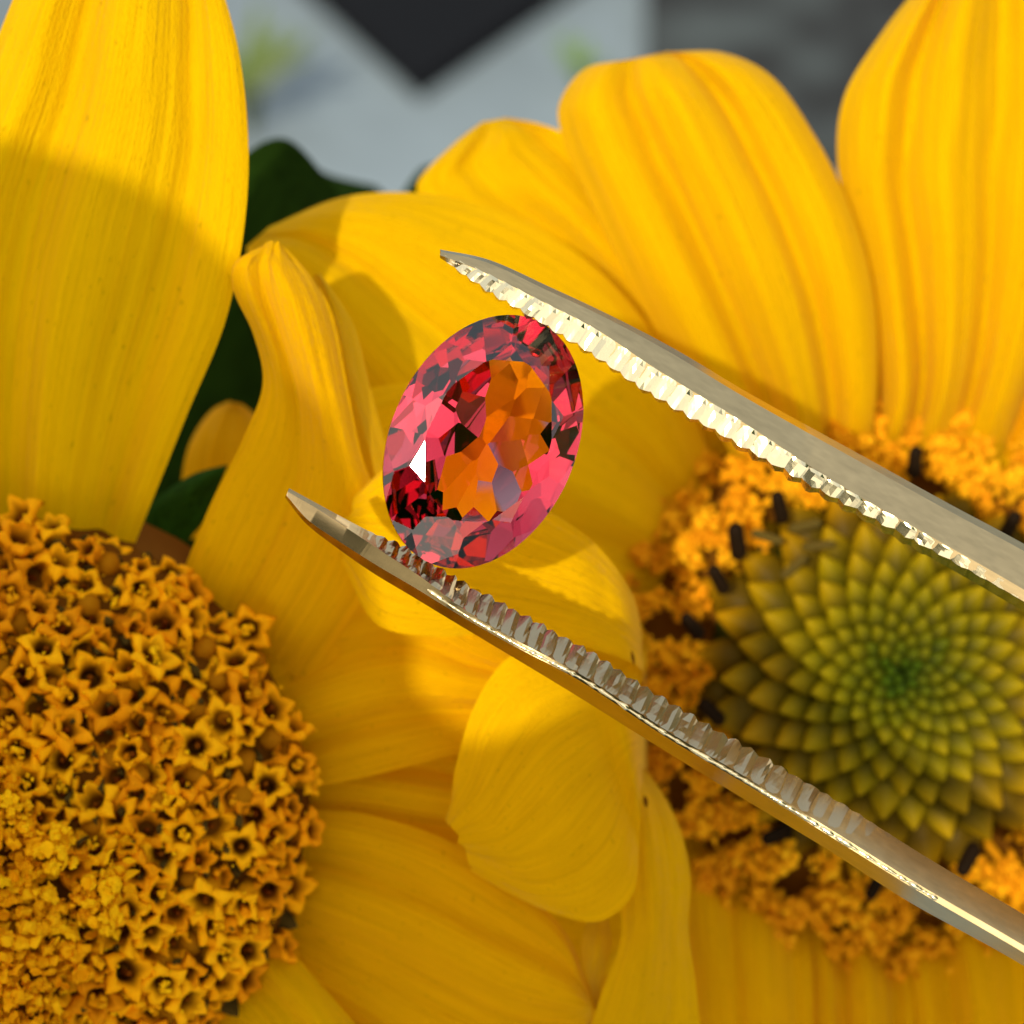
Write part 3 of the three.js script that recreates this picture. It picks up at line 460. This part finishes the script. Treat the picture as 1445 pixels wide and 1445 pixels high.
// ------------------------------------------------------------------ the tweezers: two serrated arms that meet outside the frame
{
  const at = P(405, 693, 100), o = thing('tweezers', 'silver metal tweezers with serrated jaws holding the pink gemstone', 'tweezers', at);
  const mk = (a, dep) => new THREE.CatmullRomCurve3(a.map((q, i) => P(q[0], q[1], q[2] ?? dep)), false, 'centripetal');
  function arm(rails, name) {                                  // rails: curves tip to joint, in order round the section
    const n = rails.length, N = 160, g = grid(n, N, (u, v) => rails[Math.round(u * n) % n].getPoint(v));
    const uv = g.attributes.uv, ps = g.attributes.position, pt = (i) => V(ps.getX(i), ps.getY(i), ps.getZ(i));
    for (let k = 0, len = 0; k <= N; k++) { if (k) len += pt(k * (n + 1)).distanceTo(pt((k - 1) * (n + 1))) / MM; for (let q = 0, ac = 0; q <= n; q++) { if (q) ac += pt(k * (n + 1) + q).distanceTo(pt(k * (n + 1) + q - 1)) / MM; uv.setXY(k * (n + 1) + q, len / 9, ac / 3); } }
    const flat = toCreasedNormals(g, 0.22); return mesh('arm', flat, STEEL, o, at);
  }
  function teeth(parent, c0, c1, c2, list, nrm, h, m = STEEL_TOOTH, rough = 0.35) {           // bars laid across the jaw from rail c0 over c1 to c2
    for (const [ti, t] of list.entries()) {
      const a = c0.getPoint(t), b = c1.getPoint(t), c = c2.getPoint(t), e = c1.getTangent(t), w = list.pitches[ti] * 0.60, fade = smooth(0, 4, ti + 1.2) * smooth(0, 15, list.length - ti), lum = rnd() * 99;
      const pth = (k) => k < 0.5 ? a.clone().lerp(b, k * 2) : b.clone().lerp(c, (k - 0.5) * 2);
      const up1 = (k) => nrm[0].clone().lerp(nrm[1], smooth(0.25, 0.75, k)).normalize();
      const g = grid(5, 8, (u, v) => {
        const k = v, s = u * 2 - 1, prof = Math.pow(Math.max(0, 1 - Math.abs(s)), 0.75), ends = Math.min(1, 0.35 + 5 * Math.min(v, 1 - v));
        return pth(k).addScaledVector(e, s * w * (1 + 0.3 * rough * noise3(v * 5, u, lum))).addScaledVector(up1(k), (h * fade * (0.55 + 0.45 * smooth(0.3, 0.6, k)) * prof * ends * (1 + rough * noise3(u * 3, v * 6, lum)) - 0.03) * MM);
      });
      g.deleteAttribute('uv'); mesh('tooth', toCreasedNormals(g, 0.35), m, parent, at);
    }
  }
  const steps = (c, d0, d1, p0, p1) => {                    // curve parameters every p0 to p1 mm from d0 to d1 mm along a rail
    const l = [], M = 3000; let acc = 0, q = c.getPoint(0), next = d0; l.pitches = [];
    for (let i = 1; i <= M && acc < d1; i++) { const p = c.getPoint(i / M); acc += p.distanceTo(q) / MM; q = p; if (acc >= next) { const k = lerp(p0, p1, clamp((acc - d0) / (d1 - d0) * 1.6)); l.push(i / M); l.pitches.push(k * MM); next += k; } }
    return l;
  };
  // upper arm
  {
    const A = mk([[622, 355, 100], [686, 370, 99.9], [773, 410, 99.8], [850, 446, 99.7], [940, 494, 99.6], [1050, 560, 99.5], [1200, 644, 99.4], [1330, 716, 99.2], [1460, 786, 99], [2100, 1160, 97], [3100, 1800, 94]]);
    const A1 = mk([[621, 352, 100.5], [688, 366, 100.5], [776, 405, 100.4], [853, 441, 100.3], [944, 488, 100.2], [1054, 553, 100.1], [1204, 636, 100], [1334, 708, 99.8], [1464, 778, 99.6], [2104, 1152, 97.6], [3104, 1792, 94.6]]);
    const B = mk([[621, 360, 99.9], [680, 383, 99.5], [764, 425, 99.3], [840, 464, 99.2], [925, 520, 99.1], [1030, 584, 99], [1180, 681, 98.9], [1308, 754, 98.7], [1438, 828, 98.5], [2080, 1220, 96.5], [3090, 1830, 93.5]]);
    const C = mk([[621, 364, 100], [668, 394, 99.6], [746, 442, 99.42], [823, 488, 99.32], [906, 544, 99.22], [1013, 607, 99.12], [1168, 694, 99.05], [1299, 766, 98.85], [1430, 840, 98.65], [2070, 1235, 96.6], [3085, 1838, 93.6]]);
    const C2 = mk([[622, 364, 101], [670, 395, 102.2], [748, 443, 102.4], [825, 490, 102.4], [908, 546, 102.4], [1013, 612, 102.3], [1166, 702, 102.2], [1296, 777, 102], [1426, 852, 101.8], [2070, 1250, 99.6], [3085, 1850, 96.4]]);
    const A2 = mk([[621, 358, 101], [690, 375, 102.2], [770, 412, 102.4], [850, 450, 102.4], [940, 500, 102.4], [1050, 566, 102.3], [1200, 649, 102.2], [1330, 722, 102], [1460, 792, 101.8], [2100, 1180, 99.6], [3100, 1810, 96.4]]);
    const ar = arm([A, B, C, C2, A2, A1]);
    teeth(ar, B, C, C2, steps(C, 0.4, 25, 0.52, 0.72), [cdir(-0.12, -0.03, 0.99).normalize(), cdir(-0.5, -0.85, 0.05).normalize()], 0.24, STEEL_TOOTH, 0.36);
  }
  // lower arm
  {
    const lean = (a) => mk(a.map((q) => [q[0], q[1], q[2] - 0.0012 * Math.max(0, Math.min(q[0], 1600) - 650)]));
    const A = lean([[408, 689, 99.9], [452, 713, 99.9], [500, 739, 99.95], [552, 766, 100], [605, 796, 100], [660, 829, 100], [736, 870, 100], [832, 924, 99.9], [957, 1003, 99.8], [1073, 1069, 99.65], [1201, 1143, 99.45], [1313, 1213, 99.25], [1460, 1299, 99], [2050, 1640, 97.2], [3040, 2030, 94.2]]);
    const B = lean([[406, 694, 99.52], [446, 717, 99.5], [492, 747, 99.45], [545, 782, 99.4], [598, 817, 99.35], [652, 858, 99.3], [726, 902, 99.2], [820, 952, 99.1], [944, 1033, 98.9], [1058, 1100, 98.7], [1184, 1178, 98.45], [1298, 1249, 98.25], [1444, 1334, 98], [2040, 1690, 96.2], [3035, 2070, 93.2]]);
    const F = lean([[404, 699, 99.6], [435, 734, 99.66], [480, 765, 99.62], [532, 798, 99.55], [588, 831, 99.47], [645, 866, 99.38], [722, 910, 99.211], [817, 960, 99.110], [941, 1041, 98.909], [1055, 1108, 98.709], [1181, 1186, 98.459], [1295, 1257, 98.259], [1441, 1342, 98.009], [2037, 1698, 96.215], [3033, 2077, 93.215]]);
    const C = lean([[402, 702, 100.4], [431, 738, 100.5], [474, 772, 100.6], [527, 809, 100.7], [582, 842, 100.7], [638, 876, 100.7], [715, 922, 100.6], [806, 977, 100.5], [926, 1052, 100.3], [1042, 1123, 100.1], [1168, 1199, 99.9], [1280, 1271, 99.7], [1428, 1353, 99.4], [2030, 1712, 98], [3030, 2092, 95]]);
    const D = lean([[406, 695, 101], [456, 725, 102.2], [505, 752, 102.4], [557, 781, 102.4], [610, 812, 102.4], [665, 846, 102.4], [741, 888, 102.3], [838, 942, 102.2], [963, 1019, 102], [1079, 1085, 101.8], [1207, 1159, 101.6], [1319, 1229, 101.4], [1466, 1315, 101.2], [2055, 1655, 99.5], [3042, 2045, 96.4]]);
    const ar = arm([A, B, F, C, D]);
    const edge = new THREE.CatmullRomCurve3(Array.from({ length: 60 }, (_, i) => { const t = lerp(0.30, 0.80, i / 59); return B.getPoint(t).lerp(F.getPoint(t), 0.55); })), eg = new THREE.TubeGeometry(edge, 300, 0.085 * MM, 10, false), ep = eg.attributes.position;
    for (let i = 0; i < ep.count; i++) { const j = Math.floor(i / 11), c = edge.getPointAt(j / 300), k = 0.75 + 0.4 * noise3(j * 0.35, 3, 1) + 0.2 * noise3(j * 0.9, 8, 1); ep.setXYZ(i, lerp(c.x, ep.getX(i), k), lerp(c.y, ep.getY(i), k), lerp(c.z, ep.getZ(i), k)); }
    eg.computeVertexNormals(); mesh('edge_bead', eg, STEEL_TOOTH, ar, at);
    teeth(ar, B, A, D, steps(A, 3.2, 25.5, 0.44, 0.60), [cdir(0.20, 0.36, 0.91).normalize(), cdir(0.5, 0.85, 0.05).normalize()], 0.23, STEEL_WORN, 0.5);
  }
  // the joint at the far end
  const j0 = P(3050, 1790, 94), j1 = P(3040, 2080, 94.5), jm = j0.clone().lerp(j1, 0.5), e = P(3600, 2280, 92);
  mesh('joint', tube([jm.clone().lerp(e, -0.15), jm.clone().lerp(e, 0.4), e], 4.4 * MM, 12, 12), STEEL, o, at);
}

renderer.render(scene, camera);
